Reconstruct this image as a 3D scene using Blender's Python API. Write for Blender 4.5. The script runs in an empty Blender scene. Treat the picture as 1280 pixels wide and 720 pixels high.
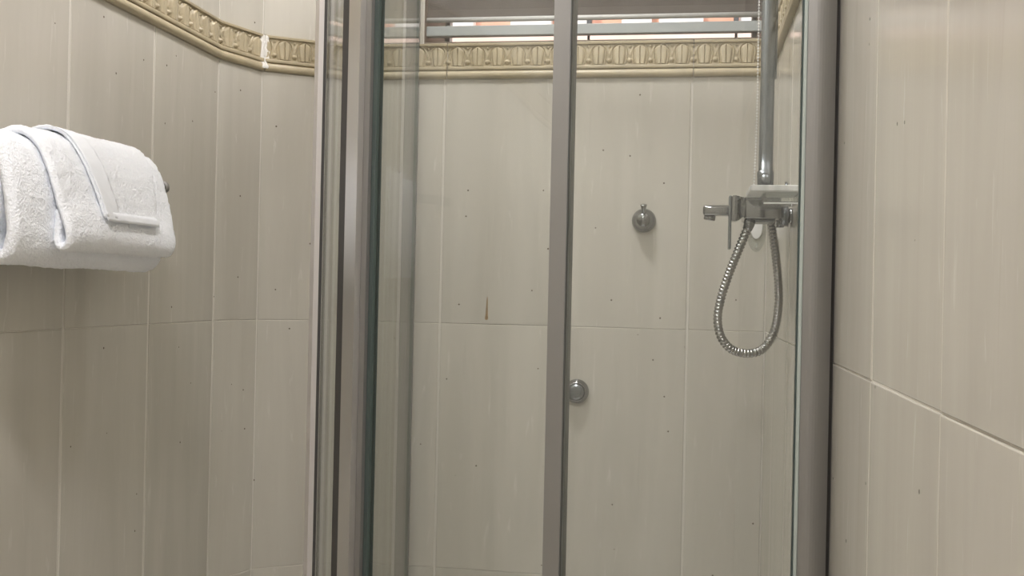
import bpy, bmesh, math, random
from mathutils import Matrix, Vector, noise

random.seed(7)
SC = bpy.context.scene
COL = SC.collection

# ------------------------------------------------------------------ camera
F_PX, YAW, ROLL, PITCH, CAM_Z = 1344.9, .1593, .0218, .0027, 1.0693
cam_data = bpy.data.cameras.new('camera')
cam_data.sensor_width = 36.0
cam_data.lens = F_PX / 1280 * 36.0
cam_data.clip_start = .02
cam = bpy.data.objects.new('camera', cam_data)
COL.objects.link(cam)
Xc = Vector((math.cos(YAW), math.sin(YAW), 0))
Zh = Vector((-math.sin(YAW), math.cos(YAW), 0))
FW = Zh * math.cos(PITCH) + Vector((0, 0, math.sin(PITCH)))
Yc = Vector((0, 0, math.cos(PITCH))) - Zh * math.sin(PITCH)
RT = Xc * math.cos(ROLL) + Yc * math.sin(ROLL)
UP = Yc * math.cos(ROLL) - Xc * math.sin(ROLL)
m = Matrix.Identity(4)
for i in range(3):
    m[i][0], m[i][1], m[i][2] = RT[i], UP[i], -FW[i]
m[2][3] = CAM_Z
cam.matrix_world = m
SC.camera = cam

# ------------------------------------------------------------------ world, sun, exposure
world = bpy.data.worlds.new('world')
SC.world = world
world.use_nodes = True
bg = world.node_tree.nodes['Background']
bg.inputs['Color'].default_value = (.86, .93, 1, 1)
bg.inputs['Strength'].default_value = .6
sun_d = bpy.data.lights.new('sun', 'SUN')
sun_d.energy = .85
sun_d.angle = .01
sun_d.color = (1, .93, .84)
sun = bpy.data.objects.new('sun', sun_d)
COL.objects.link(sun)
sun.rotation_euler = Vector((.25, .75, -.62)).to_track_quat('-Z', 'Y').to_euler()
LAMP_MAIN, LAMP_FILL = 40.0, 45.0
SC.view_settings.view_transform = 'Standard'
SC.view_settings.look = 'None'
SC.view_settings.gamma = 1.0
SC.view_settings.use_curve_mapping = False
SC.view_settings.exposure = 1.52
SC.cycles.transparent_max_bounces = 24
SC.cycles.max_bounces = 12
SC.cycles.diffuse_bounces = 5

# ------------------------------------------------------------------ room numbers (metres)
R, B, L = .1562, 2.1532, -.8854          # right wall, back wall, left wall
YF = -1.0                                # wall behind the camera
ZC = 2.42                                # ceiling
A1 = Vector((L, 1.9326))                 # the rounded corner is two narrow facets
A2 = Vector((-.8467, 2.0502))
A3 = Vector((-.697, B))
ZT0, ZT1 = 1.5, 1.5725                   # border listello
WX0, WX1, WZ0, WZ1 = -.541, .141, 1.5745, 2.16   # window opening
WT = .22                                 # wall thickness at the window


# ------------------------------------------------------------------ materials
def new_mat(name):
    mt = bpy.data.materials.new(name)
    mt.use_nodes = True
    nt = mt.node_tree
    return mt, nt, nt.nodes, nt.links, nt.nodes['Principled BSDF']


def node(ns, kind, **kw):
    n = ns.new(kind)
    for k, v in kw.items():
        setattr(n, k, v)
    return n


def simple(name, col, rough=.5, metal=0, bump=0, bscale=80, var=0, spec=None, vscale=12):
    mt, nt, ns, ln, p = new_mat(name)
    p.inputs['Base Color'].default_value = (*col, 1)
    p.inputs['Roughness'].default_value = rough
    p.inputs['Metallic'].default_value = metal
    if spec is not None:
        p.inputs['Specular IOR Level'].default_value = spec
    tc = node(ns, 'ShaderNodeTexCoord')
    if bump:
        nz = node(ns, 'ShaderNodeTexNoise')
        nz.inputs['Scale'].default_value = bscale
        nz.inputs['Detail'].default_value = 4
        bp = node(ns, 'ShaderNodeBump')
        bp.inputs['Strength'].default_value = bump
        bp.inputs['Distance'].default_value = .002
        ln.new(tc.outputs['Object'], nz.inputs['Vector'])
        ln.new(nz.outputs['Fac'], bp.inputs['Height'])
        ln.new(bp.outputs['Normal'], p.inputs['Normal'])
    if var:
        nv = node(ns, 'ShaderNodeTexNoise')
        nv.inputs['Scale'].default_value = vscale
        nv.inputs['Detail'].default_value = 3
        mr = node(ns, 'ShaderNodeMapRange')
        mr.inputs['From Min'].default_value = .3
        mr.inputs['From Max'].default_value = .7
        mr.inputs['To Min'].default_value = 1 - var
        mr.inputs['To Max'].default_value = 1 + var
        mx = node(ns, 'ShaderNodeVectorMath', operation='SCALE')
        mx.inputs[0].default_value = col
        ln.new(tc.outputs['Object'], nv.inputs['Vector'])
        ln.new(nv.outputs['Fac'], mr.inputs['Value'])
        ln.new(mr.outputs['Result'], mx.inputs['Scale'])
        ln.new(mx.outputs['Vector'], p.inputs['Base Color'])
    return mt


def tile_material():
    mt, nt, ns, ln, p = new_mat('cream_streaked_tile')
    tc = node(ns, 'ShaderNodeTexCoord')
    oi = node(ns, 'ShaderNodeObjectInfo')
    off = node(ns, 'ShaderNodeMath', operation='MULTIPLY')
    off.inputs[1].default_value = 97
    ln.new(oi.outputs['Random'], off.inputs[0])
    add = node(ns, 'ShaderNodeVectorMath', operation='ADD')
    ln.new(tc.outputs['Object'], add.inputs[0])
    ln.new(off.outputs[0], add.inputs[1])

    def streak(scale, sz, detail, lo, hi, c0, c1):
        mp = node(ns, 'ShaderNodeMapping')
        mp.inputs['Scale'].default_value = (scale, scale, sz)
        nz = node(ns, 'ShaderNodeTexNoise')
        nz.inputs['Scale'].default_value = 1
        nz.inputs['Detail'].default_value = detail
        nz.inputs['Roughness'].default_value = .6
        nz.inputs['Distortion'].default_value = .6
        cr = node(ns, 'ShaderNodeValToRGB')
        cr.color_ramp.elements[0].position = lo
        cr.color_ramp.elements[1].position = hi
        cr.color_ramp.elements[0].color = (*c0, 1)
        cr.color_ramp.elements[1].color = (*c1, 1)
        ln.new(add.outputs[0], mp.inputs['Vector'])
        ln.new(mp.outputs[0], nz.inputs['Vector'])
        ln.new(nz.outputs['Fac'], cr.inputs['Fac'])
        return cr.outputs['Color']
    base = streak(16, 1.3, 4, .3, .72, (.500, .475, .418), (.565, .541, .480))
    fine = streak(85, 11, 3, .63, .74, (0, 0, 0), (1, 1, 1))
    dark = streak(60, 4, 3, .66, .8, (0, 0, 0), (1, 1, 1))
    mx = node(ns, 'ShaderNodeMix', data_type='RGBA')
    sc1 = node(ns, 'ShaderNodeMath', operation='MULTIPLY')
    sc1.inputs[1].default_value = .55
    ln.new(fine, sc1.inputs[0])
    ln.new(sc1.outputs[0], mx.inputs['Factor'])
    ln.new(base, mx.inputs[6])
    mx.inputs[7].default_value = (.66, .64, .59, 1)
    mx2 = node(ns, 'ShaderNodeMix', data_type='RGBA')
    sc2 = node(ns, 'ShaderNodeMath', operation='MULTIPLY')
    sc2.inputs[1].default_value = .35
    ln.new(dark, sc2.inputs[0])
    ln.new(sc2.outputs[0], mx2.inputs['Factor'])
    ln.new(mx.outputs[2], mx2.inputs[6])
    mx2.inputs[7].default_value = (.41, .38, .325, 1)
    # pin-hole specks
    vo = node(ns, 'ShaderNodeTexVoronoi')
    vo.inputs['Scale'].default_value = 30
    ln.new(add.outputs[0], vo.inputs['Vector'])
    lt = node(ns, 'ShaderNodeMath', operation='LESS_THAN')
    lt.inputs[1].default_value = .052
    ln.new(vo.outputs['Distance'], lt.inputs[0])
    sep = node(ns, 'ShaderNodeSeparateColor')
    ln.new(vo.outputs['Color'], sep.inputs[0])
    gt = node(ns, 'ShaderNodeMath', operation='GREATER_THAN')
    gt.inputs[1].default_value = .45
    ln.new(sep.outputs[0], gt.inputs[0])
    mu = node(ns, 'ShaderNodeMath', operation='MULTIPLY')
    ln.new(lt.outputs[0], mu.inputs[0])
    ln.new(gt.outputs[0], mu.inputs[1])
    mx3 = node(ns, 'ShaderNodeMix', data_type='RGBA')
    ln.new(mu.outputs[0], mx3.inputs['Factor'])
    ln.new(mx2.outputs[2], mx3.inputs[6])
    mx3.inputs[7].default_value = (.13, .105, .08, 1)
    # slight difference from tile to tile
    hv = node(ns, 'ShaderNodeMapRange')
    hv.inputs['To Min'].default_value = .97
    hv.inputs['To Max'].default_value = 1.03
    ln.new(oi.outputs['Random'], hv.inputs['Value'])
    sv = node(ns, 'ShaderNodeVectorMath', operation='SCALE')
    ln.new(mx3.outputs[2], sv.inputs[0])
    ln.new(hv.outputs[0], sv.inputs['Scale'])
    ln.new(sv.outputs[0], p.inputs['Base Color'])
    # gloss with soft relief
    nz = node(ns, 'ShaderNodeTexNoise')
    nz.inputs['Scale'].default_value = 9
    nz.inputs['Detail'].default_value = 2
    ln.new(add.outputs[0], nz.inputs['Vector'])
    bp = node(ns, 'ShaderNodeBump')
    bp.inputs['Strength'].default_value = .12
    bp.inputs['Distance'].default_value = .004
    ln.new(nz.outputs['Fac'], bp.inputs['Height'])
    ln.new(bp.outputs['Normal'], p.inputs['Normal'])
    p.inputs['Roughness'].default_value = .17
    p.inputs['Specular IOR Level'].default_value = .5
    return mt


def glass_material(name, tint, rough=0.0, veil=0.0):
    """thin clear pane: straight-through transparency plus Fresnel reflection and a little limescale"""
    mt = bpy.data.materials.new(name)
    mt.use_nodes = True
    nt = mt.node_tree
    ns, ln = nt.nodes, nt.links
    ns.clear()
    out = node(ns, 'ShaderNodeOutputMaterial')
    tr = node(ns, 'ShaderNodeBsdfTransparent')
    tr.inputs['Color'].default_value = (*tint, 1)
    gl = node(ns, 'ShaderNodeBsdfGlossy')
    gl.inputs['Roughness'].default_value = rough
    df = node(ns, 'ShaderNodeBsdfDiffuse')
    df.inputs['Color'].default_value = (.8, .8, .78, 1)
    geo = node(ns, 'ShaderNodeNewGeometry')
    ior = node(ns, 'ShaderNodeMapRange')
    ior.inputs['To Min'].default_value = 1.5
    ior.inputs['To Max'].default_value = 1 / 1.5
    fr = node(ns, 'ShaderNodeFresnel')
    ln.new(geo.outputs['Backfacing'], ior.inputs['Value'])
    ln.new(ior.outputs['Result'], fr.inputs['IOR'])
    m1 = node(ns, 'ShaderNodeMixShader')
    ln.new(fr.outputs[0], m1.inputs[0])
    ln.new(tr.outputs[0], m1.inputs[1])
    ln.new(gl.outputs[0], m1.inputs[2])
    tc = node(ns, 'ShaderNodeTexCoord')
    mp = node(ns, 'ShaderNodeMapping')
    mp.inputs['Scale'].default_value = (30, 30, 3)
    nz = node(ns, 'ShaderNodeTexNoise')
    nz.inputs['Scale'].default_value = 1
    nz.inputs['Detail'].default_value = 3
    mr = node(ns, 'ShaderNodeMapRange')
    mr.inputs['From Min'].default_value = .35
    mr.inputs['From Max'].default_value = .75
    mr.inputs['To Min'].default_value = veil * .5
    mr.inputs['To Max'].default_value = veil * 1.6
    ln.new(tc.outputs['Object'], mp.inputs['Vector'])
    ln.new(mp.outputs[0], nz.inputs['Vector'])
    ln.new(nz.outputs['Fac'], mr.inputs['Value'])
    m2 = node(ns, 'ShaderNodeMixShader')
    ln.new(mr.outputs['Result'], m2.inputs[0])
    ln.new(m1.outputs[0], m2.inputs[1])
    ln.new(df.outputs[0], m2.inputs[2])
    ln.new(m2.outputs[0], out.inputs['Surface'])
    return mt


def towel_material():
    mt, nt, ns, ln, p = new_mat('white_terry')
    p.inputs['Base Color'].default_value = (.92, .95, 1.0, 1)
    p.inputs['Roughness'].default_value = .95
    p.inputs['Specular IOR Level'].default_value = .1
    p.inputs['Sheen Weight'].default_value = .25
    tc = node(ns, 'ShaderNodeTexCoord')
    n1 = node(ns, 'ShaderNodeTexNoise')
    n1.inputs['Scale'].default_value = 330
    n1.inputs['Detail'].default_value = 3
    n2 = node(ns, 'ShaderNodeTexNoise')
    n2.inputs['Scale'].default_value = 90
    n2.inputs['Detail'].default_value = 3
    ad = node(ns, 'ShaderNodeMath', operation='ADD')
    bp = node(ns, 'ShaderNodeBump')
    bp.inputs['Strength'].default_value = .6
    bp.inputs['Distance'].default_value = .004
    for n in (n1, n2):
        ln.new(tc.outputs['Object'], n.inputs['Vector'])
    ln.new(n1.outputs['Fac'], ad.inputs[0])
    ln.new(n2.outputs['Fac'], ad.inputs[1])
    ln.new(ad.outputs[0], bp.inputs['Height'])
    ln.new(bp.outputs['Normal'], p.inputs['Normal'])
    return mt


def emission_material(name, col, strength):
    mt, nt, ns, ln, p = new_mat(name)
    p.inputs['Base Color'].default_value = (.8, .8, .78, 1)
    p.inputs['Emission Color'].default_value = (*col, 1)
    p.inputs['Emission Strength'].default_value = strength
    return mt


M = {}
M['tile'] = tile_material()
M['grout'] = simple('cream_grout', (.62, .595, .54), .85, bump=.4, bscale=300)
M['border'] = simple('beige_border_ceramic', (.46, .395, .27), .36, bump=.1, bscale=120, var=.09, vscale=30)
M['white_grout'] = simple('white_filler', (.80, .78, .74), .8, bump=.6, bscale=400)
M['plaster'] = simple('pale_plaster', (.72, .69, .63), .9, bump=.2, bscale=60)
M['ceiling'] = simple('white_ceiling_paint', (.82, .81, .78), .9, bump=.1, bscale=60)
M['floor'] = simple('beige_floor_tile', (.68, .63, .55), .4, var=.08)
M['jamb'] = simple('brown_sill_shaded_jamb', (.17, .135, .105), .8, var=.12, bump=.2)  # brown sill; on the jambs the shade of the reveal is put into the colour
M['alu'] = simple('satin_aluminium', (.63, .62, .61), .34, .85, bump=.05, bscale=200)
M['alu_dull'] = simple('dull_grey_aluminium', (.305, .30, .292), .42, .7)
M['alu_light'] = simple('pale_aluminium', (.74, .71, .70), .4, .55)
M['chrome'] = simple('chrome', (.285, .292, .295), .10, 1)
M['chrome_dull'] = simple('brushed_chrome', (.25, .27, .285), .26, .95)
M['hose'] = simple('metal_hose_steel', (.36, .36, .35), .22, 1)
M['seal_gap_dark'] = simple('dark_seal_and_gap_shade', (.05, .047, .045), .6)  # dark seals; also painted shade for the gap beside the right wall profile
M['seal_green'] = simple('green_glass_edge', (.062, .085, .08), .3)
M['seal_pale'] = simple('pale_green_vinyl', (.42, .47, .44), .4)
M['seal_grey'] = simple('grey_magnet_seal', (.11, .115, .11), .5)
M['glass'] = glass_material('shower_glass', (.975, .985, .978), 0.0, .018)
M['frost'] = glass_material('frosted_plastic', (.93, .94, .93), .3, .55)
M['clear'] = glass_material('clear_plastic', (.96, .97, .96), .05, .06)
M['white_plastic'] = simple('white_plastic', (.78, .78, .77), .4)
M['white_metal'] = simple('pale_grey_lacquer', (.33, .355, .35), .45)
M['fabric'] = simple('taupe_blind_fabric', (.085, .071, .060), .9, bump=.3, bscale=500, var=.05)
M['hem_white'] = simple('greyish_white_plastic', (.50, .50, .485), .45)
M['towel'] = towel_material()
M['hem'] = simple('white_woven_hem', (.90, .93, .98), .8, bump=.2, bscale=900)
M['salmon'] = simple('salmon_brick', (.80, .46, .34), .85, var=.18, vscale=6)
M['pink'] = simple('pink_render', (.86, .60, .50), .85, var=.1, vscale=5)
M['shutter'] = simple('white_shutter', (.86, .85, .83), .6)
M['iron'] = simple('dark_iron', (.04, .04, .045), .5)
M['rust'] = simple('rust_brown', (.30, .20, .10), .7, var=.2, vscale=200)
M['tray'] = simple('white_ceramic', (.8, .8, .78), .2)


# ------------------------------------------------------------------ helpers
def link(name, me, mat, parent=None, smooth=False):
    o = bpy.data.objects.new(name, me)
    COL.objects.link(o)
    if mat is not None and not me.materials:
        me.materials.append(mat)
    if parent is not None:
        o.parent = parent
    if smooth:
        me.polygons.foreach_set('use_smooth', [True] * len(me.polygons))
    return o


def bm_obj(name, bm, mat, parent=None, smooth=False):
    me = bpy.data.meshes.new(name)
    bmesh.ops.recalc_face_normals(bm, faces=bm.faces)
    bm.to_mesh(me)
    bm.free()
    return link(name, me, mat, parent, smooth)


def add_box(bm, x0, x1, y0, y1, z0, z1, bev=0.0, seg=2):
    r = bmesh.ops.create_cube(bm, size=1)
    vs = r['verts']
    for v in vs:
        v.co = Vector(((x0 + x1) / 2 + v.co.x * (x1 - x0), (y0 + y1) / 2 + v.co.y * (y1 - y0), (z0 + z1) / 2 + v.co.z * (z1 - z0)))
    if bev:
        es = list({e for v in vs for e in v.link_edges})
        bmesh.ops.bevel(bm, geom=es, offset=bev, segments=seg, affect='EDGES', profile=.5)


def box(name, x0, x1, y0, y1, z0, z1, mat, parent=None, bev=0.0, seg=2, smooth=False):
    bm = bmesh.new()
    add_box(bm, x0, x1, y0, y1, z0, z1, bev, seg)
    return bm_obj(name, bm, mat, parent, smooth)


def empty(name, loc):
    o = bpy.data.objects.new(name, None)
    o.empty_display_size = .02
    COL.objects.link(o)
    o.location = loc
    return o


def child(o, parent):
    """parent o (built in world coordinates) under an Empty that only has a location"""
    o.parent = parent
    o.matrix_parent_inverse = Matrix.Translation(-Vector(parent.location))
    return o


def tag(o, label=None, cat=None, group=None, kind=None):
    if label:
        o['label'] = label
    if cat:
        o['category'] = cat
    if group:
        o['group'] = group
    if kind:
        o['kind'] = kind
    return o


def add_tube(bm, pts, rad, sides=14, caps=True):
    """tube through pts; rad a number or one radius per point"""
    n = len(pts)
    pts = [Vector(p) for p in pts]
    rads = rad if isinstance(rad, (list, tuple)) else [rad] * n
    t0 = (pts[1] - pts[0]).normalized()
    ref = Vector((0, 0, 1)) if abs(t0.z) < .9 else Vector((1, 0, 0))
    nrm = t0.cross(ref).normalized()
    rings = []
    for i, p in enumerate(pts):
        t = (pts[min(i + 1, n - 1)] - pts[max(i - 1, 0)]).normalized()
        nrm = (nrm - t * nrm.dot(t)).normalized()
        bi = t.cross(nrm)
        rings.append([bm.verts.new(p + (nrm * math.cos(2 * math.pi * k / sides) + bi * math.sin(2 * math.pi * k / sides)) * rads[i]) for k in range(sides)])
    for a, b in zip(rings, rings[1:]):
        for k in range(sides):
            bm.faces.new((a[k], a[(k + 1) % sides], b[(k + 1) % sides], b[k]))
    if caps:
        bm.faces.new(rings[0][::-1])
        bm.faces.new(rings[-1])


def tube(name, pts, rad, mat, parent=None, sides=14):
    bm = bmesh.new()
    add_tube(bm, pts, rad, sides)
    o = bm_obj(name, bm, mat, parent, True)
    return o


def add_lathe(bm, prof, axis_o, axis_d, sides=28):
    """prof: (distance along the axis, radius)"""
    d = Vector(axis_d).normalized()
    ref = Vector((0, 0, 1)) if abs(d.z) < .9 else Vector((1, 0, 0))
    u = d.cross(ref).normalized()
    w = d.cross(u)
    o = Vector(axis_o)
    rings = []
    for h, r in prof:
        if r < 1e-6:
            rings.append([bm.verts.new(o + d * h)])
        else:
            rings.append([bm.verts.new(o + d * h + (u * math.cos(2 * math.pi * k / sides) + w * math.sin(2 * math.pi * k / sides)) * r) for k in range(sides)])
    for a, b in zip(rings, rings[1:]):
        for k in range(sides):
            k2 = (k + 1) % sides
            if len(a) == 1 and len(b) == 1:
                continue
            if len(a) == 1:
                bm.faces.new((a[0], b[k2], b[k]))
            elif len(b) == 1:
                bm.faces.new((a[k], a[k2], b[0]))
            else:
                bm.faces.new((a[k], a[k2], b[k2], b[k]))


def lathe(name, prof, o, d, mat, parent=None, sides=28):
    bm = bmesh.new()
    add_lathe(bm, prof, o, d, sides)
    return bm_obj(name, bm, mat, parent, True)


def catmull(pts, n):
    pts = [Vector(p) for p in pts]
    P = [pts[0] * 2 - pts[1]] + pts + [pts[-1] * 2 - pts[-2]]
    out = []
    for i in range(1, len(P) - 2):
        for k in range(n):
            t = k / n
            a, b, c, d = P[i - 1], P[i], P[i + 1], P[i + 2]
            out.append(.5 * ((2 * b) + (c - a) * t + (2 * a - 5 * b + 4 * c - d) * t * t + (3 * b - a - 3 * c + d) * t ** 3))
    out.append(pts[-1])
    return out


def resample(pts, step):
    out = [pts[0]]
    acc = 0
    for a, b in zip(pts, pts[1:]):
        ln_ = (b - a).length
        t = step - acc
        while t <= ln_:
            out.append(a.lerp(b, t / ln_))
            t += step
        acc = ln_ - (t - step)
    return out


# ------------------------------------------------------------------ walls, floor, ceiling
def quad_prism(name, pts, z0, z1, mat):
    """vertical prism over a plan polygon"""
    bm = bmesh.new()
    lo = [bm.verts.new((x, y, z0)) for x, y in pts]
    hi = [bm.verts.new((x, y, z1)) for x, y in pts]
    bm.faces.new(lo)
    bm.faces.new(hi)
    for i in range(len(pts)):
        j = (i + 1) % len(pts)
        bm.faces.new((lo[i], lo[j], hi[j], hi[i]))
    return bm_obj(name, bm, mat)


GD = .0012   # grout lies this far behind the tile faces
T = .12
wall_left = tag(quad_prism('wall_left', [(L - GD, YF - .1), (L - GD, A1.y), (L - T, A1.y), (L - T, YF - .1)], 0, ZC, M['grout']), kind='structure')
wall_right = tag(quad_prism('wall_right', [(R + GD, YF - .1), (R + T, YF - .1), (R + T, B + GD), (R + GD, B + GD)], 0, ZC, M['grout']), kind='structure')


def off(p, d, g=GD):
    n = Vector((d.y, -d.x))     # towards the room
    return p - n * g


d1 = (A2 - A1).normalized()
d2 = (A3 - A2).normalized()
a1o, a2o, a3o = off(A1, d1), off(A2, (d1 + d2).normalized()), off(A3, d2)
wall_corner = tag(quad_prism('wall_corner', [tuple(a1o), tuple(a2o), tuple(a3o), (A3.x, B + T), (L - T, B + T), (L - T, A1.y)], 0, ZC, M['grout']), kind='structure')

bm = bmesh.new()
add_box(bm, A3.x, WX0, B + GD, B + WT, 0, ZC)
add_box(bm, WX1, R + T, B + GD, B + WT, 0, ZC)
add_box(bm, WX0, WX1, B + GD, B + WT, 0, WZ0 - .0018)
add_box(bm, WX0, WX1, B + GD, B + WT, WZ1, ZC)
wall_back = tag(bm_obj('wall_back', bm, M['grout']), kind='structure')

wall_front = tag(box('wall_front', L - T, R + T, YF - .1, YF, 0, ZC, M['plaster']), kind='structure')
floor = tag(box('floor', L - T, R + T, YF - .1, B + WT, -.1, 0, M['floor']), kind='structure')
ceiling = tag(box('ceiling', L - T, R + T, YF - .1, B + WT, ZC, ZC + .1, M['ceiling']), kind='structure')

_tile_cache = {}


def tile_mesh(w, h, t=.006):
    key = (round(w, 4), round(h, 4))
    if key not in _tile_cache:
        bm = bmesh.new()
        e = .0011
        ring = lambda x, z, y: [bm.verts.new(c) for c in ((-x, y, -z), (x, y, -z), (x, y, z), (-x, y, z))]
        f = ring(w / 2 - e, h / 2 - e, 0)
        g = ring(w / 2 - e * .3, h / 2 - e * .3, .0004)
        s = ring(w / 2, h / 2, .0011)
        b = ring(w / 2, h / 2, t)
        bm.faces.new(f)
        bm.faces.new(b)
        for p_, q_ in ((f, g), (g, s), (s, b)):
            for k in range(4):
                bm.faces.new((p_[k], p_[(k + 1) % 4], q_[(k + 1) % 4], q_[k]))
        bmesh.ops.recalc_face_normals(bm, faces=bm.faces)
        me = bpy.data.meshes.new('wall_tile')
        bm.to_mesh(me)
        bm.free()
        me.materials.append(M['tile'])
        _tile_cache[key] = me
    return _tile_cache[key]


def lay_tile(wall, p0, ang, u0, u1, z0, z1, gv, gh, tilt=.0016, fix=None):
    w, h = (u1 - u0) - gv, (z1 - z0) - gh
    if w < .004 or h < .004:
        return
    o = bpy.data.objects.new('wall_tile', tile_mesh(w, h))
    COL.objects.link(o)
    d = Vector((math.cos(ang), math.sin(ang)))
    c = Vector(p0) + d * ((u0 + u1) / 2)
    o.location = (c.x, c.y, (z0 + z1) / 2)
    rx, rz = random.uniform(-tilt, tilt) * .4, random.uniform(-tilt, tilt)
    if fix:
        rx, rz = fix
    o.rotation_euler = (rx, 0, ang + rz)
    o.parent = wall
    return o


ROWS = [(0, .5), (.5, 1.0), (1.0, ZT0), (ZT1, ZT1 + .5), (ZT1 + .5, ZC)]
# back wall: along +x
cols = [A3.x, -.4942, -.2442, .0058, R]
for z0, z1 in ROWS:
    for c0, c1 in zip(cols, cols[1:]):
        if z0 >= ZT1 - 1e-6 and z0 < WZ1 - .02:      # beside the window
            zz1 = min(z1, ZC)
            if c0 < WX0:
                lay_tile(wall_back, (0, B), 0, c0, WX0, z0, zz1, .003, .0009)
            if c1 > WX1:
                lay_tile(wall_back, (0, B), 0, WX1, c1, z0, zz1, .002, .0016)
            if z0 > 2.0:
                lay_tile(wall_back, (0, B), 0, max(c0, WX0), min(c1, WX1), WZ1, ZC, .003, .0009)
        else:
            lay_tile(wall_back, (0, B), 0, c0, c1, z0, z1, .0045, .0009)
# left wall: along +y
js = [1.9326 - .25 * k for k in range(13)][::-1]
js = [YF] + [j for j in js if j > YF + .02]
for z0, z1 in ROWS:
    for c0, c1 in zip(js, js[1:]):
        lay_tile(wall_left, (L, 0), math.pi / 2, c0, c1, z0, z1, .0058, .0009)
# facets of the rounded corner
angs = (math.atan2(d1.y, d1.x), math.atan2(d2.y, d2.x))
for z0, z1 in ROWS:
    lay_tile(wall_corner, A1, angs[0], 0, (A2 - A1).length, z0, z1, .0026, .0016, 0)
    lay_tile(wall_corner, A2, angs[1], 0, (A3 - A2).length, z0, z1, .0026, .0016, 0)
# right wall: along -y (u = -y)
js = [.9434 + .25 * k for k in range(-8, 5)]
js = [YF] + [j for j in js if j > YF + .02] + [B]
for z0, z1 in ROWS:
    for c0, c1 in zip(js, js[1:]):
        fx = None
        if z0 == 1.0 and abs(c1 - .9434) < .01:
            fx = (.0030, -.001)
        lay_tile(wall_right, (R, 0), -math.pi / 2, -c1, -c0, z0, z1, .0026, .0010, fix=fx)

# rust-brown streak left on the back wall
bm = bmesh.new()
prof = [(0, .0005), (.2, .0014), (.5, .0018), (.8, .0024), (.92, .0036), (1, .0022)]
rows_ = []
for t, w in prof:
    z = 1.0562 - t * .047
    x = -.3962 - .001 * t
    rows_.append([bm.verts.new((x - w, B - .0001, z)), bm.verts.new((x, B - .0011, z)), bm.verts.new((x + w, B - .0001, z))])
for a, b in zip(rows_, rows_[1:]):
    for k in range(2):
        bm.faces.new((a[k], a[k + 1], b[k + 1], b[k]))
child(bm_obj('rust_streak', bm, M['rust']), wall_back)

# ------------------------------------------------------------------ moulded border (leaf and bead listello)
BH = ZT1 - ZT0
FIELD0, FIELD1 = .0265, .0662        # leaf field between these heights


def leaf_height(u, v):
    """relief of one cell, u in -.5...5 across, v in 0..1 upwards"""
    a = abs(u)
    h = 0.0
    if v < .62:
        w = .205 + .075 * math.sin(v / .62 * math.pi / 2)
    elif v < .95:
        t = (v - .62) / .33
        w = .28 * (1 - t ** 2.4) + .03 * math.sin(math.pi * t)
    else:
        w = -1
    if a < w:
        q = a / w
        h = .0034 * math.sqrt(max(0, 1 - q ** 5)) + .0012
        if a < .026 and v < .86:
            h -= .0034 * (1 - a / .026)
    else:
        # raised outline running up beside the leaf, closing over its tip
        if v < .62:
            wo = w
        elif v < 1.0:
            t = (v - .62) / .38
            wo = .28 * (1 - t ** 3)
        else:
            wo = 0
        rdg = max(0, 1 - abs(a - wo - .085) / .034)
        h = max(h, .0040 * rdg)
    # bead between the leaves, with a small dart and dot above
    du = (.5 - a) * .0412
    dv = (v - .17) * (FIELD1 - FIELD0)
    rr = math.hypot(du, dv) / .0046
    if rr < 1:
        h = max(h, .0066 * math.sqrt(1 - rr * rr))
    dv2 = (v - .88) * (FIELD1 - FIELD0)
    rr = math.hypot(du, dv2) / .0026
    if rr < 1:
        h = max(h, .0034 * math.sqrt(1 - rr * rr))
    if .38 < v < .70:
        arm = abs((.5 - a) - (v - .38) * .30)
        if arm < .035:
            h = max(h, .0022 * (1 - arm / .035))
    return h


def border_mesh(length, phase, leafw=.0412):
    """moulding: x along, -y outwards, z from 0 to BH; phase = x of the first cell edge"""
    zs, outs = [], []
    # bottom roll
    for k in range(11):
        t = math.pi * k / 10
        zs.append(.0080 - .0080 * math.cos(t))
        outs.append(.0024 + .0068 * math.sin(t))
    zs += [.0164, .0174, .0178, .0185, .0238, .0244, .0252]
    outs += [.0014, .0014, .0060, .0066, .0072, .0068, .0016]
    nf = 28
    f0 = len(zs)
    for k in range(nf + 1):
        zs.append(FIELD0 + (FIELD1 - FIELD0) * k / nf)
        outs.append(.0016)
    zs += [.0666, .0672, .0712, BH]
    outs += [.0016, .0064, .0070, .0050]
    nx = max(2, int(round(length / leafw * 30)))
    verts, faces = [], []
    nz_ = len(zs)
    for i in range(nx + 1):
        x = length * i / nx
        u = ((x - phase) / leafw) % 1.0 - .5
        for j in range(nz_):
            h = outs[j]
            if f0 <= j <= f0 + nf:
                h += leaf_height(u, (j - f0) / nf)
            verts.append((x, -h, zs[j]))
    for i in range(nx):
        for j in range(nz_ - 1):
            a = i * nz_ + j
            faces.append((a, a + nz_, a + nz_ + 1, a + 1))
    # back and ends
    b0 = len(verts)
    for i in (0, nx):
        x = length * i / nx
        verts += [(x, .004, 0), (x, .004, BH)]
    faces.append((b0, b0 + 1, b0 + 3, b0 + 2))
    faces.append(tuple(range(0, nz_)) + (b0 + 1, b0))
    faces.append(tuple(range(nx * nz_ + nz_ - 1, nx * nz_ - 1, -1)) + (b0 + 2, b0 + 3))
    faces.append((0, b0, b0 + 2, nx * nz_))
    faces.append((nz_ - 1, (nx + 1) * nz_ - 1, b0 + 3, b0 + 1))
    me = bpy.data.meshes.new('border_tile')
    me.from_pydata(verts, [], faces)
    bm = bmesh.new()
    bm.from_mesh(me)
    bmesh.ops.recalc_face_normals(bm, faces=bm.faces)
    bm.to_mesh(me)
    bm.free()
    me.polygons.foreach_set('use_smooth', [True] * len(me.polygons))
    me.set_sharp_from_angle(angle=math.radians(50))
    me.materials.append(M['border'])
    return me


_bcache = {}


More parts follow.
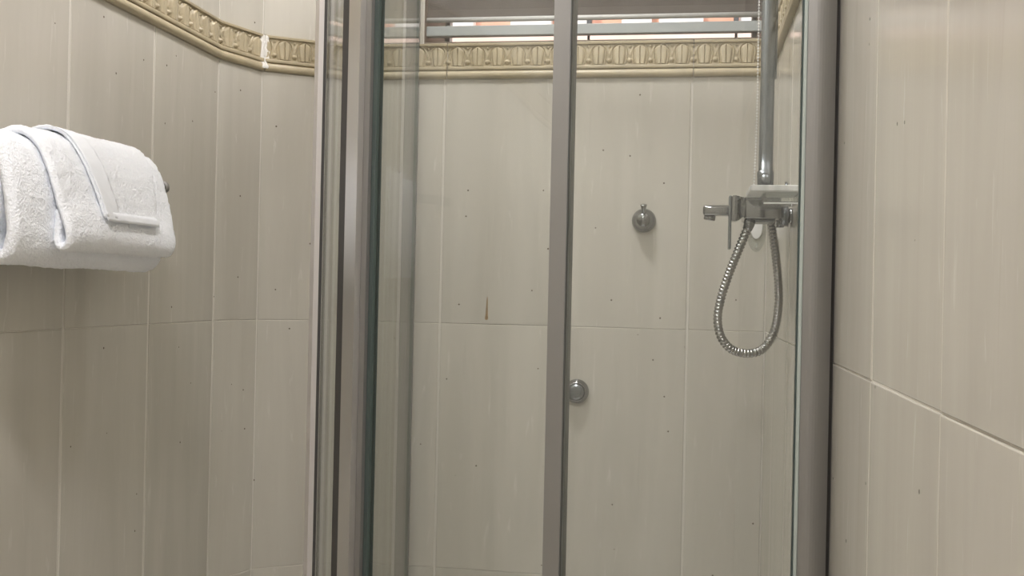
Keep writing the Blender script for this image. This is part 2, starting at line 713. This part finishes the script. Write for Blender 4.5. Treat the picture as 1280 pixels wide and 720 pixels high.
def lay_border(wall, p0, ang, u0, u1, phase=None, gap=.0016):
    ln_ = u1 - u0 - gap
    ph = (0 if phase is None else phase)
    key = (round(ln_, 4), round(ph, 4))
    if key not in _bcache:
        _bcache[key] = border_mesh(ln_, ph)
    o = bpy.data.objects.new('border_tile', _bcache[key])
    COL.objects.link(o)
    d = Vector((math.cos(ang), math.sin(ang)))
    c = Vector(p0) + d * (u0 + gap / 2)
    o.location = (c.x, c.y, ZT0)
    o.rotation_euler = (0, 0, ang)
    o.parent = wall


lw = .0412
lay_border(wall_back, (0, B), 0, A3.x, -.4895, (-.4895 - A3.x) % lw)
lay_border(wall_back, (0, B), 0, -.4895, .0075)
lay_border(wall_back, (0, B), 0, .0075, R)
e = A1.y
while e > YF + .02:
    s = max(e - .5, YF)
    lay_border(wall_left, (L, 0), math.pi / 2, s, e)
    e = s
lay_border(wall_corner, A1, angs[0], 0, (A2 - A1).length - .002)
lay_border(wall_corner, A2, angs[1], .004, (A3 - A2).length, .018)
e = B - .012
while e > YF + .02:
    s = max(e - .5, YF)
    lay_border(wall_right, (R, 0), -math.pi / 2, -e, -s)
    e = s
# white filler smeared over the joint of the border in the corner
bm = bmesh.new()
N = 26
grid = []
for j in range(N + 1):
    z = ZT0 + .004 + (BH - .006) * j / N
    row = []
    half = .0130 + .006 * noise.noise(Vector((3.1, z * 90, 0)))
    for i in range(13):
        s = (i / 12 - .5) * 2 * half
        d = d2 if s > 0 else d1
        base = A2 + d * s
        n_ = Vector((d.y, -d.x))
        zz = z - ZT0
        o_ = .0072 if zz > .017 else (.0104 * math.sqrt(max(.1, 1 - ((zz - .0080) / .0105) ** 2)))
        o_ += .0018 * noise.noise(Vector((s * 220, z * 160, 1.7))) - .006 * (abs(s) / half) ** 4
        q = base + n_ * o_
        row.append(bm.verts.new((q.x, q.y, z)))
    grid.append(row)
for a, b in zip(grid, grid[1:]):
    for k in range(12):
        bm.faces.new((a[k], a[k + 1], b[k + 1], b[k]))
fp = child(bm_obj('joint_filler', bm, M['white_grout'], None, True), wall_corner)
fp['label'] = 'rough white filler smeared over the border joint'

# ------------------------------------------------------------------ window in the back wall
bm = bmesh.new()
add_box(bm, WX0, WX0 + .0015, B + .004, B + WT, WZ0, WZ1)
add_box(bm, WX1 - .0015, WX1, B + .004, B + WT, WZ0, WZ1)
add_box(bm, WX0 + .0015, WX1 - .0015, B + .004, B + WT, WZ1 - .0015, WZ1)
window = tag(bm_obj('window_1', bm, M['jamb']), kind='structure')
YW = B + .014
box('window_rail', WX0 + .0016, WX1 - .0016, YW, YW + .018, 1.5920, 1.6130, M['white_metal'], window, .0015)
fr = B + WT - .03
box('outer_frame', WX0 + .0016, WX0 + .012, fr, fr + .028, WZ0 + .0016, WZ1 - .002, M['white_metal'], window, .002)
box('outer_frame', WX1 - .012, WX1 - .0016, fr, fr + .028, WZ0 + .0016, WZ1 - .002, M['white_metal'], window, .002)
box('sill_stone', WX0 + .002, WX1 - .002, B - .003, B + WT - .002, WZ0 - .0016, WZ0 + .0014, M['jamb'], window, .0006)

blind = tag(empty('roller_blind', (-.2, B + .035, 1.63)), 'dark taupe roller blind with white hem bar and bead chain in the high window', 'blind')
bm = bmesh.new()
nx, nz = 2, 24
yb = B + .018
rows_ = []
for j in range(nz + 1):
    z = 1.6275 + (2.09 - 1.6275) * j / nz
    bulge = .005 if z < 1.642 else 0.0
    rows_.append([(WX0 + .0025, yb - bulge, z), (WX1 - .0025, yb - bulge, z)])
fr_ = [[bm.verts.new(p) for p in r] for r in rows_]
bk_ = [[bm.verts.new((p[0], p[1] + .0012, p[2])) for p in r] for r in rows_]
for g in (fr_, bk_):
    for a, b in zip(g, g[1:]):
        bm.faces.new((a[0], a[1], b[1], b[0]))
for k in (0, 1):
    for j in range(nz):
        bm.faces.new((fr_[j][k], fr_[j + 1][k], bk_[j + 1][k], bk_[j][k]))
bm.faces.new((fr_[0][0], fr_[0][1], bk_[0][1], bk_[0][0]))
bm.faces.new((fr_[nz][0], fr_[nz][1], bk_[nz][1], bk_[nz][0]))
child(bm_obj('blind_fabric', bm, M['fabric']), blind)
child(tube('hem_bar', [(WX0 + .003, yb - .005, 1.6245), (WX1 - .003, yb - .005, 1.6245)], .0052, M['hem_white'], None, 18), blind)
child(tube('roller_tube', [(WX0 + .003, yb + .012, 2.10), (WX1 - .003, yb + .012, 2.10)], .0165, M['white_plastic'], None, 20), blind)
bm = bmesh.new()
pts = [Vector((.1305, B - .019, 2.09)), Vector((.1305, B - .019, 1.60)), Vector((.131, B - .020, 1.45)), Vector((.1290, B - .018, 1.32)), Vector((.1262, B - .012, 1.245)), Vector((.126, B - .009, 1.225))]
pts = catmull(pts, 12)
add_tube(bm, pts, .0005, 6)
for p in resample(pts, .0060):
    bmesh.ops.create_icosphere(bm, subdivisions=1, radius=.0021, matrix=Matrix.Translation(p))
child(bm_obj('bead_chain', bm, M['white_plastic'], None, True), blind)

# clear chain holder stuck on the back wall
HX, HZ = .1357, 1.199
holder = tag(empty('chain_holder', (HX, B, HZ)), 'clear plastic chain holder with white oval pad on the back wall', 'hook')


def oval(name, cx, cz, rx, rz, y0, y1, mat, parent, top=1.0):
    bm = bmesh.new()
    n = 36
    prof = [(y0, 1.0), (y0 + (y1 - y0) * .7, .98), (y1, .90)]
    rings = []
    for y, s in prof:
        rings.append([bm.verts.new((cx + rx * s * math.cos(2 * math.pi * k / n), y, cz + rz * s * math.sin(2 * math.pi * k / n))) for k in range(n)])
    for a, b in zip(rings, rings[1:]):
        for k in range(n):
            bm.faces.new((a[k], a[(k + 1) % n], b[(k + 1) % n], b[k]))
    bm.faces.new(rings[0])
    bm.faces.new(rings[-1])
    return child(bm_obj(name, bm, mat, None, True), parent)


oval('clear_plate', HX, HZ, .0185, .043, B - .0005, B - .004, M['clear'], holder)
oval('adhesive_pad', HX, HZ + .006, .0115, .0245, B - .0042, B - .0055, M['white_plastic'], holder)
child(tube('hook', [(HX, B - .004, HZ - .030), (HX, B - .016, HZ - .036), (HX, B - .020, HZ - .026)], .003, M['clear'], None, 10), holder)

# neighbouring building outside
nb = tag(empty('neighbouring_building', (0, 4.4, 0)), 'sunlit salmon brick building glimpsed through the window gap', 'building')
child(box('brick_wall', -4, 4, 4.2, 4.4, 0, 5, M['salmon']), nb)
def out_x(px):      # plan position on the facade of a column of the photograph
    a, b = (px - 640) / F_PX, 1.0
    d = Xc * a + Zh * b
    return d.x / d.y * 4.2
for a, b in ((556, 588), (634, 684), (697, 729), (771, 808), (817, 872), (917, 952)):
    w = child(box('window', out_x(a), out_x(b), 4.14, 4.2, 2.10, 3.2, M['shutter'], None, .004), nb)
for a in (732, 912):
    child(box('downpipe', out_x(a) - .009, out_x(a) + .009, 4.10, 4.14, 1.5, 4.6, M['iron'], None, .004), nb)
child(box('string_course', -4, 4, 4.10, 4.2, 1.93, 2.098, M['pink'], None, .01), nb)

# ------------------------------------------------------------------ ceiling lamp over the shower and an added fill lamp
def ceiling_lamp(name, x, y, r, power, label):
    t = tag(empty(name, (x, y, ZC)), label, 'lamp')
    child(lathe('lamp_base', [(0, 0), (0, r * 1.08), (.022, r * 1.08), (.026, r * 1.02), (.026, 0)], (x, y, ZC), (0, 0, -1), M['white_plastic'], None, 40), t)
    child(lathe('diffuser', [(.0262, 0), (.0262, r), (.040, r * .94), (.050, r * .7), (.055, 0)], (x, y, ZC), (0, 0, -1), emission_material('lit_' + name, (1, .965, .965), power), None, 40), t)
    return t


ceiling_lamp('ceiling_lamp', -.34, 1.62, .10, LAMP_MAIN, 'round white ceiling lamp above the shower')
ceiling_lamp('fill_lamp', -.36, .25, .13, LAMP_FILL, 'added round fill lamp on the ceiling in front of the shower')  # added, unseen fill lamp that brightens the room and the walls

# ------------------------------------------------------------------ shower tray and enclosure
CX, CY, RAD = -.087, 1.643, .473
FRONT = CY - RAD            # y of the straight front
LEFT = CX - RAD             # x of the straight left side


def arc_pt(r, deg):
    a = math.radians(deg)
    return Vector((CX + r * math.cos(a), CY + r * math.sin(a)))


def plan_path(r, a0, a1, tail=None, head=None, step=3):
    """plan points of a path parallel to the enclosure line: optional back wall end, arc, optional right wall end"""
    pts = []
    if tail is not None:
        pts.append(Vector((CX - r, tail)))
    n = max(1, int(abs(a1 - a0) / step))
    for k in range(n + 1):
        pts.append(arc_pt(r, a0 + (a1 - a0) * k / n))
    if head is not None:
        pts.append(Vector((head, CY - r)))
    return pts


def band(name, inner, outer, z0, z1, mat, parent, smooth=True, edge=None):
    """solid curved band between two plan paths of equal length"""
    bm = bmesh.new()
    rows = []
    for a, b in zip(inner, outer):
        rows.append([bm.verts.new((a.x, a.y, z0)), bm.verts.new((b.x, b.y, z0)), bm.verts.new((b.x, b.y, z1)), bm.verts.new((a.x, a.y, z1))])
    ends = []
    for a, b in zip(rows, rows[1:]):
        for k in range(4):
            bm.faces.new((a[k], a[(k + 1) % 4], b[(k + 1) % 4], b[k]))
    ends.append(bm.faces.new(rows[0][::-1]))
    ends.append(bm.faces.new(rows[-1]))
    if edge is not None:
        for f in ends:
            f.material_index = 1
    o = bm_obj(name, bm, mat, None, smooth)
    if edge is not None:
        o.data.materials.append(edge)
    o.data.set_sharp_from_angle(angle=math.radians(35))
    return child(o, parent)


TZ = .10
TOP = 1.92
tray_pts = [(R - .001, B - .001)] + [(CX - RAD - .012, B - .001)] + [tuple(p) for p in plan_path(RAD + .012, 180, 270)] + [(R - .001, FRONT - .012)]
tray = quad_prism('shower_tray', tray_pts, 0, TZ, M['tray'])
tag(tray, 'white quadrant shower tray under the glass enclosure', 'shower tray')

enc = tag(empty('shower_enclosure', (CX, CY, TZ)), 'curved glass shower enclosure with grey aluminium frame fixed to the tiled walls', 'shower')


def prof_arc(name, r0, r1, a0, a1, mat, z0=TZ + .03, z1=TOP - .03, parent=enc):
    return band(name, plan_path(r0, a0, a1, step=1.2), plan_path(r1, a0, a1, step=1.2), z0, z1, mat, parent)


# rails
for nm, z0, z1 in (('bottom_rail', TZ, TZ + .03), ('top_rail', TOP - .03, TOP + .015)):
    band(nm, plan_path(.442, 180, 270, B - .002, R - .002), plan_path(.482, 180, 270, B - .002, R - .002), z0, z1, M['alu'], enc)
Z0, Z1 = TZ + .03, TOP - .03
# wall profiles
bm = bmesh.new()
add_box(bm, -.5715, -.5480, B - .030, B - .0005, Z0, Z1, .002)
child(bm_obj('wall_profile', bm, M['alu_dull']), enc)
child(box('seal_gap_strip', -.5795, -.5722, B - .022, B - .004, Z0, Z1, M['alu_light'], None, .001), enc)
bm = bmesh.new()
# right wall profile: rounded front
n = 10
xs0, xs1 = .1222, .1518
lo, hi = [], []
plan = [(xs0, FRONT + .022), (xs0, FRONT - .004)]
for k in range(n + 1):
    t = k / n
    plan.append((xs0 + (xs1 - xs0) * t, FRONT - .0065 - .004 * math.sin(math.pi * t) + .005 * t * t))
plan += [(xs1, FRONT + .022)]
lo = [bm.verts.new((x, y, Z0)) for x, y in plan]
hi = [bm.verts.new((x, y, Z1)) for x, y in plan]
bm.faces.new(lo)
bm.faces.new(hi)
for i in range(len(plan)):
    j = (i + 1) % len(plan)
    bm.faces.new((lo[i], lo[j], hi[j], hi[i]))
child(bm_obj('wall_profile', bm, M['alu_dull']), enc)
child(box('seal_gap_strip', xs1 + .0001, R - .0006, FRONT + .004, FRONT + .02, Z0, Z1, M['seal_gap_dark'], None), enc)  # dark strip painting the shadow gap between profile and wall
child(box('seal_gap_strip', .1184, .1221, FRONT - .006, FRONT + .006, Z0, Z1, M['seal_pale'], None, .0008), enc)
child(box('glass_edge_strip', .1166, .1183, FRONT - .003, FRONT + .0035, Z0, Z1, M['seal_green'], None), enc)
# fixed panes
G = .003
band('fixed_pane', plan_path(.456, 180, 221, B - .031), plan_path(.462, 180, 221, B - .031), Z0, Z1, M['glass'], enc, edge=M['seal_green'])
band('fixed_pane', plan_path(RAD - G, 265.2, 270, None, .1163, 1), plan_path(RAD + G, 265.2, 270, None, .1163, 1), Z0, Z1, M['glass'], enc, edge=M['seal_green'])
# left upright at the turn of the glass
prof_arc('upright', .4670, .4740, 196, 208, M['alu_light'])
prof_arc('seal_gap_strip', .4630, .4668, 207.4, 208.0, M['seal_gap_dark'])
# end frame of the fixed pane: dark slot, face, return
prof_arc('seal_gap_strip', .4560, .4738, 221.8, 223.95, M['seal_gap_dark'])
prof_arc('upright', .4560, .4740, 224.0, 227.6, M['alu'])
# sliding door
door = band('door_pane', plan_path(.447, 229.3, 262.55), plan_path(.453, 229.3, 262.55), Z0 + .002, Z1 - .002, M['glass'], enc, edge=M['seal_green'])
prof_arc('door_stile', .4540, .4660, 227.65, 229.2, M['alu_dull'])
prof_arc('glass_edge_strip', .4575, .4615, 229.25, 230.3, M['seal_green'])
prof_arc('door_stile', .4400, .4740, 262.6, 264.85, M['alu_dull'])
prof_arc('seal_gap_strip', .4405, .4735, 264.86, 265.0, M['seal_grey'])

# ------------------------------------------------------------------ robe hook and button on the back wall
KX, KZ = -.0832, 1.2145
hk = tag(empty('robe_hook', (KX, B, KZ)), 'round chrome robe hook with upright peg on the back wall', 'hook')
child(lathe('hook_base', [(0, 0), (0, .0235), (.003, .0240), (.008, .0228), (.012, .0195), (.015, .0165), (.017, .0160), (.024, .0152), (.029, .0120), (.031, 0)], (KX, B - .0002, KZ), (0, -1, 0), M['chrome']), hk)
bm = bmesh.new()
add_tube(bm, [(KX, B - .020, KZ + .006), (KX, B - .027, KZ + .016), (KX, B - .031, KZ + .024), (KX, B - .033, KZ + .0290)], [.0052, .0044, .0052, .0068], 14)
child(bm_obj('peg', bm, M['chrome'], None, True), hk)

KX, KZ = -.2097, .871
bt = tag(empty('wall_button', (KX, B, KZ)), 'round chrome knob on the back wall beside the grey door stile', 'knob')
child(lathe('rosette', [(0, 0), (0, .0245), (.004, .0248), (.010, .0230), (.0155, .0190), (.017, .0178), (.0165, .0168), (.012, .0165)], (KX, B - .0002, KZ), (0, -1, 0), M['chrome'], None, 40), bt)
child(lathe('cap', [(.010, 0), (.010, .0160), (.0185, .0160), (.0215, .0148), (.0225, .010), (.0222, 0)], (KX, B - .0002, KZ), (0, -1, 0), M['chrome_dull'], None, 40), bt)

# ------------------------------------------------------------------ shower mixer, hose and column on the right wall
MY = 1.665
mx = tag(empty('shower_mixer', (R, MY, 1.20)), 'chrome lever shower mixer with short spout on the right wall', 'tap')
bm = bmesh.new()
add_box(bm, .0860, .1390, MY - .030, MY + .075, 1.1850, 1.2180, .0025, 3)
mb_ = child(bm_obj('mixer_body', bm, M['chrome'], None, True), mx)
mb_.data.set_sharp_from_angle(angle=math.radians(25))
child(box('outlet_plate', .1010, .1310, MY - .018, MY + .03, 1.1800, 1.1851, M['chrome_dull'], None, .002), mx)
child(lathe('outlet', [(0, 0), (0, .0085), (.008, .0085), (.010, .0075), (.010, 0)], (.0950, MY - .012, 1.1852), (-.25, 0, -1), M['chrome']), mx)
for yy in (MY - .006, MY + .055):
    child(lathe('union_nut', [(0, 0), (0, .0155), (.010, .0155), (.012, .0130), (.012, 0)], (.1391, yy, 1.1905), (1, 0, 0), M['chrome_dull'], None, 6), mx)
    child(lathe('wall_flange', [(0, 0), (0, .0105), (.003, .0122), (.0048, .0122), (.0048, 0)], (.1512, yy, 1.1905), (1, 0, 0), M['chrome'], None, 28), mx)
# cartridge housing, narrowing to the lever
bm = bmesh.new()
sec = [(.0868, .0150, 1.2025), (.0820, .0150, 1.2025), (.0790, .0175, 1.2010), (.0735, .0195, 1.2005), (.0672, .0195, 1.2005)]
rings = []
for x, h, zc in sec:
    rings.append([bm.verts.new((x, MY - .004 + sy * h * .9, zc + sz * h)) for sy, sz in ((-1, -1), (1, -1), (1, 1), (-1, 1))])
for a, b in zip(rings, rings[1:]):
    for k in range(4):
        bm.faces.new((a[k], a[(k + 1) % 4], b[(k + 1) % 4], b[k]))
bm.faces.new(rings[0])
bm.faces.new(rings[-1])
bmesh.ops.bevel(bm, geom=[e_ for e_ in bm.edges], offset=.0012, segments=2, affect='EDGES')
child(bm_obj('cartridge_housing', bm, M['chrome']), mx)
child(box('lever', .0628, .0671, MY - .018, MY + .010, 1.1390, 1.2200, M['chrome_dull'], None, .0016), mx)
# spout
bm = bmesh.new()
add_box(bm, .0250, .0875, MY + .016, MY + .044, 1.1925, 1.2080, .004, 3)
sp = child(bm_obj('spout', bm, M['chrome'], None, True), mx)
ae = lathe('aerator', [(0, 0), (0, .0090), (.0065, .0090), (.0075, .0080), (.0075, 0)], (.0360, MY + .030, 1.1930), (-.15, 0, -1), M['chrome'])
child(ae, mx)
for nm_ in (sp,):
    nm_.data.set_sharp_from_angle(angle=math.radians(40))

CLX, CLY = .1222, 1.745
hp = [(.0935, MY - .012, 1.1775), (.0830, MY - .012, 1.150), (.0665, MY - .010, 1.106), (.0545, MY - .008, 1.066), (.0500, MY - .004, 1.034), (.0560, MY + .002, 1.006),
      (.0730, MY + .010, .9870), (.0985, MY + .018, .9815), (.1200, MY + .026, .9890), (.1350, MY + .034, 1.011), (.1425, MY + .042, 1.043), (.1435, MY + .050, 1.082), (.1395, MY + .060, 1.130), (.1340, MY + .068, 1.170), (.1290, MY + .076, 1.205), (.1240, CLY, 1.236)]
raw = catmull(hp, 24)
cen = resample(raw, .0011)
rad = [.0070 - .0019 * (1 if i % 5 == 0 else (.3 if i % 5 in (1, 4) else 0)) for i in range(len(cen))]
hs = tag(empty('shower_hose', tuple(cen[0])), 'ribbed metal shower hose hanging in a loop below the mixer', 'hose')
child(tube('hose_tube', cen, rad, M['hose'], None, 14), hs)
child(tube('hose_nut', [cen[0] + (cen[0] - cen[6]).normalized() * .004, cen[0], cen[8]], [.0078, .0080, .0072], M['chrome'], None, 12), hs)
child(tube('hose_nut', [cen[-9], cen[-1], cen[-1] + Vector((0, 0, .006))], [.0072, .0080, .0078], M['chrome'], None, 12), hs)

clm = tag(empty('shower_column', (CLX, CLY, 1.245)), 'upright brushed chrome shower riser rail beside the bead chain', 'shower rail')
bm = bmesh.new()
n = 28
secs = [(1.243, 1.06), (1.262, 1.12), (1.2665, 1.10), (1.268, .96), (1.30, .94), (2.05, .94)]
rings = []
for z, s in secs:
    rings.append([bm.verts.new((CLX + .0118 * s * math.copysign(abs(math.cos(2 * math.pi * k / n)) ** .7, math.cos(2 * math.pi * k / n)), CLY + .0085 * s * math.copysign(abs(math.sin(2 * math.pi * k / n)) ** .7, math.sin(2 * math.pi * k / n)), z)) for k in range(n)])
for a, b in zip(rings, rings[1:]):
    for k in range(n):
        bm.faces.new((a[k], a[(k + 1) % n], b[(k + 1) % n], b[k]))
bm.faces.new(rings[0])
bm.faces.new(rings[-1])
o = bm_obj('rail', bm, M['chrome_dull'], None, True)
o.data.set_sharp_from_angle(angle=math.radians(40))
child(o, clm)
child(lathe('end_cap', [(0, 0), (0, .0085), (.003, .0085), (.004, .0070), (.004, 0)], (CLX, CLY - .0080, 1.2535), (0, -1, 0), M['chrome_dull'], None, 24), clm)
for z in (1.238, 1.99):
    child(tube('wall_bracket', [(CLX + .006, CLY, z), (R - .004, CLY, z), (R - .0035, CLY, z), (R - .0005, CLY, z)], [.007, .007, .013, .013], M['chrome_dull'], None, 18), clm)
child(box('back_strip', CLX + .0085, CLX + .0150, CLY + .004, CLY + .012, 1.415, 2.05, M['chrome_dull'], None, .002), clm)
child(lathe('shower_head', [(0, 0), (0, .012), (.02, .016), (.03, .085), (.038, .088), (.040, .080), (.040, 0)], (CLX - .12, CLY - .10, 2.10), (0, 0, -1), M['chrome_dull'], None, 36), clm)
child(tube('head_arm', catmull([(CLX, CLY, 2.04), (CLX - .004, CLY - .004, 2.095), (CLX - .05, CLY - .04, 2.13), (CLX - .105, CLY - .088, 2.128), (CLX - .12, CLY - .10, 2.10)], 8), .0085, M['chrome_dull'], None, 14), clm)

# frosted soap dish on the right wall
DY = 1.575
dish = tag(empty('soap_dish', (R, DY, 1.215)), 'frosted clear plastic soap dish on the right wall over the mixer', 'soap dish')


def tray_mesh(name, x0, x1, y0, y1, z0, z1, t, taper, mat):
    bm = bmesh.new()

    def ring(a, z):
        return [bm.verts.new(c) for c in ((x0 + a, y0 + a, z), (x1, y0 + a, z), (x1, y1 - a, z), (x0 + a, y1 - a, z))]
    r = [ring(taper, z0), ring(0, z1)]
    for k in range(4):
        bm.faces.new((r[0][k], r[0][(k + 1) % 4], r[1][(k + 1) % 4], r[1][k]))
    bm.faces.new(r[0])
    bmesh.ops.recalc_face_normals(bm, faces=bm.faces)
    bmesh.ops.solidify(bm, geom=bm.faces[:], thickness=t)
    return bm_obj(name, bm, mat)


child(tray_mesh('dish_body', .1055, R - .0008, DY - .040, DY + .040, 1.2005, 1.2150, .0022, .006, M['clear']), dish)
child(box('dish_rim', .0865, R - .0008, DY - .052, DY + .052, 1.2150, 1.2235, M['frost'], None, .0015), dish)
child(box('dish_foot', .1060, R - .0008, DY - .040, DY - .034, 1.1985, 1.2005, M['white_plastic'], None, .0005), dish)

# ------------------------------------------------------------------ towel on its bar on the left wall
BX, BZ = L + .062, 1.222
bar = tag(empty('towel_bar', (L, 1.30, BZ)), 'dark metal towel bar on the left wall holding the white towel', 'towel bar')
child(tube('bar', [(BX, .93, BZ), (BX, 1.598, BZ)], .008, M['chrome'], None, 16), bar)
for yy in (.98, 1.575):
    child(tube('bracket', [(L + .0005, yy, BZ), (L + .006, yy, BZ), (L + .0065, yy, BZ), (BX, yy, BZ)], [.018, .017, .009, .009], M['chrome'], None, 18), bar)
child(lathe('end_knob', [(0, 0), (0, .0098), (.006, .0105), (.010, .0095), (.012, 0)], (BX, 1.596, BZ), (0, 1, 0), M['alu_dull'], None, 18), bar)

towel = tag(empty('towel', (BX, 1.34, 1.09)), 'thick white terry towel folded in layers over the bar on the left wall', 'towel')


def towel_sheet(name, prof, y0f, y1f, thick, mat, ny=70, amp=.0035, seed=0.0, round_ends=True, bulge=.0):
    """prof: (x, z) cross-section, followed along the bar; y0f/y1f give the ends as a function of the place on the profile"""
    path = catmull([(x, 0, z) for x, z in prof], 10)
    path = resample(path, .0042)
    n = len(path)
    nrm = []
    for i in range(n):
        t = (path[min(i + 1, n - 1)] - path[max(i - 1, 0)]).normalized()
        nrm.append(Vector((t.z, 0, -t.x)) * -1)
    bm = bmesh.new()
    outer, inner = [], []
    for j in range(ny + 1):
        s = j / ny
        ro, ri = [], []
        for i in range(n):
            q = i / (n - 1)
            a, b = y0f(q), y1f(q)
            y = a + (b - a) * s
            de = min(y - a, b - y)
            rr = thick / 2
            k = 1.0
            if round_ends and de < rr:
                k = math.sqrt(max(.02, 1 - (1 - de / rr) ** 2))
            dsp = amp * noise.noise(Vector((path[i].x * 14, y * 11, path[i].z * 14 + seed))) + amp * .35 * noise.noise(Vector((path[i].x * 60, y * 60, path[i].z * 60 + seed)))
            dsp += bulge * math.sin(math.pi * s)
            fz = .0013 * noise.noise(Vector((path[i].x * 260, y * 260, path[i].z * 260 + seed)))
            c = path[i] + nrm[i] * dsp
            ro.append(bm.verts.new((c.x + nrm[i].x * (rr * k + fz), y, c.z + nrm[i].z * (rr * k + fz))))
            ri.append(bm.verts.new((c.x - nrm[i].x * rr * k, y, c.z - nrm[i].z * rr * k)))
        outer.append(ro)
        inner.append(ri)
    for g in (outer, inner):
        for a, b in zip(g, g[1:]):
            for i in range(n - 1):
                bm.faces.new((a[i], a[i + 1], b[i + 1], b[i]))
    for j in range(ny):
        for i in (0, n - 1):
            bm.faces.new((outer[j][i], outer[j + 1][i], inner[j + 1][i], inner[j][i]))
    for j in (0, ny):
        for i in range(n - 1):
            bm.faces.new((outer[j][i], outer[j][i + 1], inner[j][i + 1], inner[j][i]))
    return child(bm_obj(name, bm, mat, None, True), towel)


W = L
# innermost layer: behind the bar, over it, down the front and folded under with a hollow loop
p1 = [(W + .020, 1.112), (W + .018, 1.15), (W + .022, 1.20), (W + .038, 1.236), (W + .060, 1.243), (W + .080, 1.230), (W + .092, 1.195), (W + .098, 1.155), (W + .100, 1.122), (W + .095, 1.101), (W + .080, 1.0935), (W + .066, 1.101), (W + .065, 1.120), (W + .072, 1.145), (W + .074, 1.18), (W + .066, 1.205)]
towel_sheet('folded_layer', p1, lambda q: 1.153, lambda q: 1.520 - .006 * q, .016, M['towel'], seed=1.0)
# middle layer
p2 = [(W + .030, 1.238), (W + .045, 1.2535), (W + .064, 1.258), (W + .086, 1.247), (W + .104, 1.214), (W + .117, 1.172), (W + .126, 1.140), (W + .1275, 1.123), (W + .121, 1.112), (W + .1125, 1.117), (W + .1110, 1.135), (W + .1095, 1.160)]
towel_sheet('folded_layer', p2, lambda q: 1.212 + .022 * q, lambda q: 1.523 - .012 * q, .0105, M['towel'], seed=5.0)
p3 = [(W + .046, 1.266), (W + .066, 1.2685), (W + .089, 1.258), (W + .110, 1.224), (W + .1235, 1.182), (W + .1325, 1.150)]
towel_sheet('folded_layer', p3, lambda q: 1.275 + .035 * q, lambda q: 1.500 - .050 * q, .0055, M['towel'], seed=9.0, amp=.002)
# woven hem along the near and lower edge of the top layer
p4 = [(x + .0036, z + .0012) for x, z in p3]
towel_sheet('hem_band', p4, lambda q: 1.2755 + .035 * q, lambda q: 1.316 + .030 * q, .0012, M['hem'], ny=12, seed=9.0, amp=.002, round_ends=False)
p5 = [(W + .1295, 1.162), (W + .1322, 1.152), (W + .1333, 1.147)]
towel_sheet('hem_band', [(x + .003, z) for x, z in p5], lambda q: 1.3105, lambda q: 1.452, .0022, M['hem'], ny=40, seed=9.0, amp=.0015)
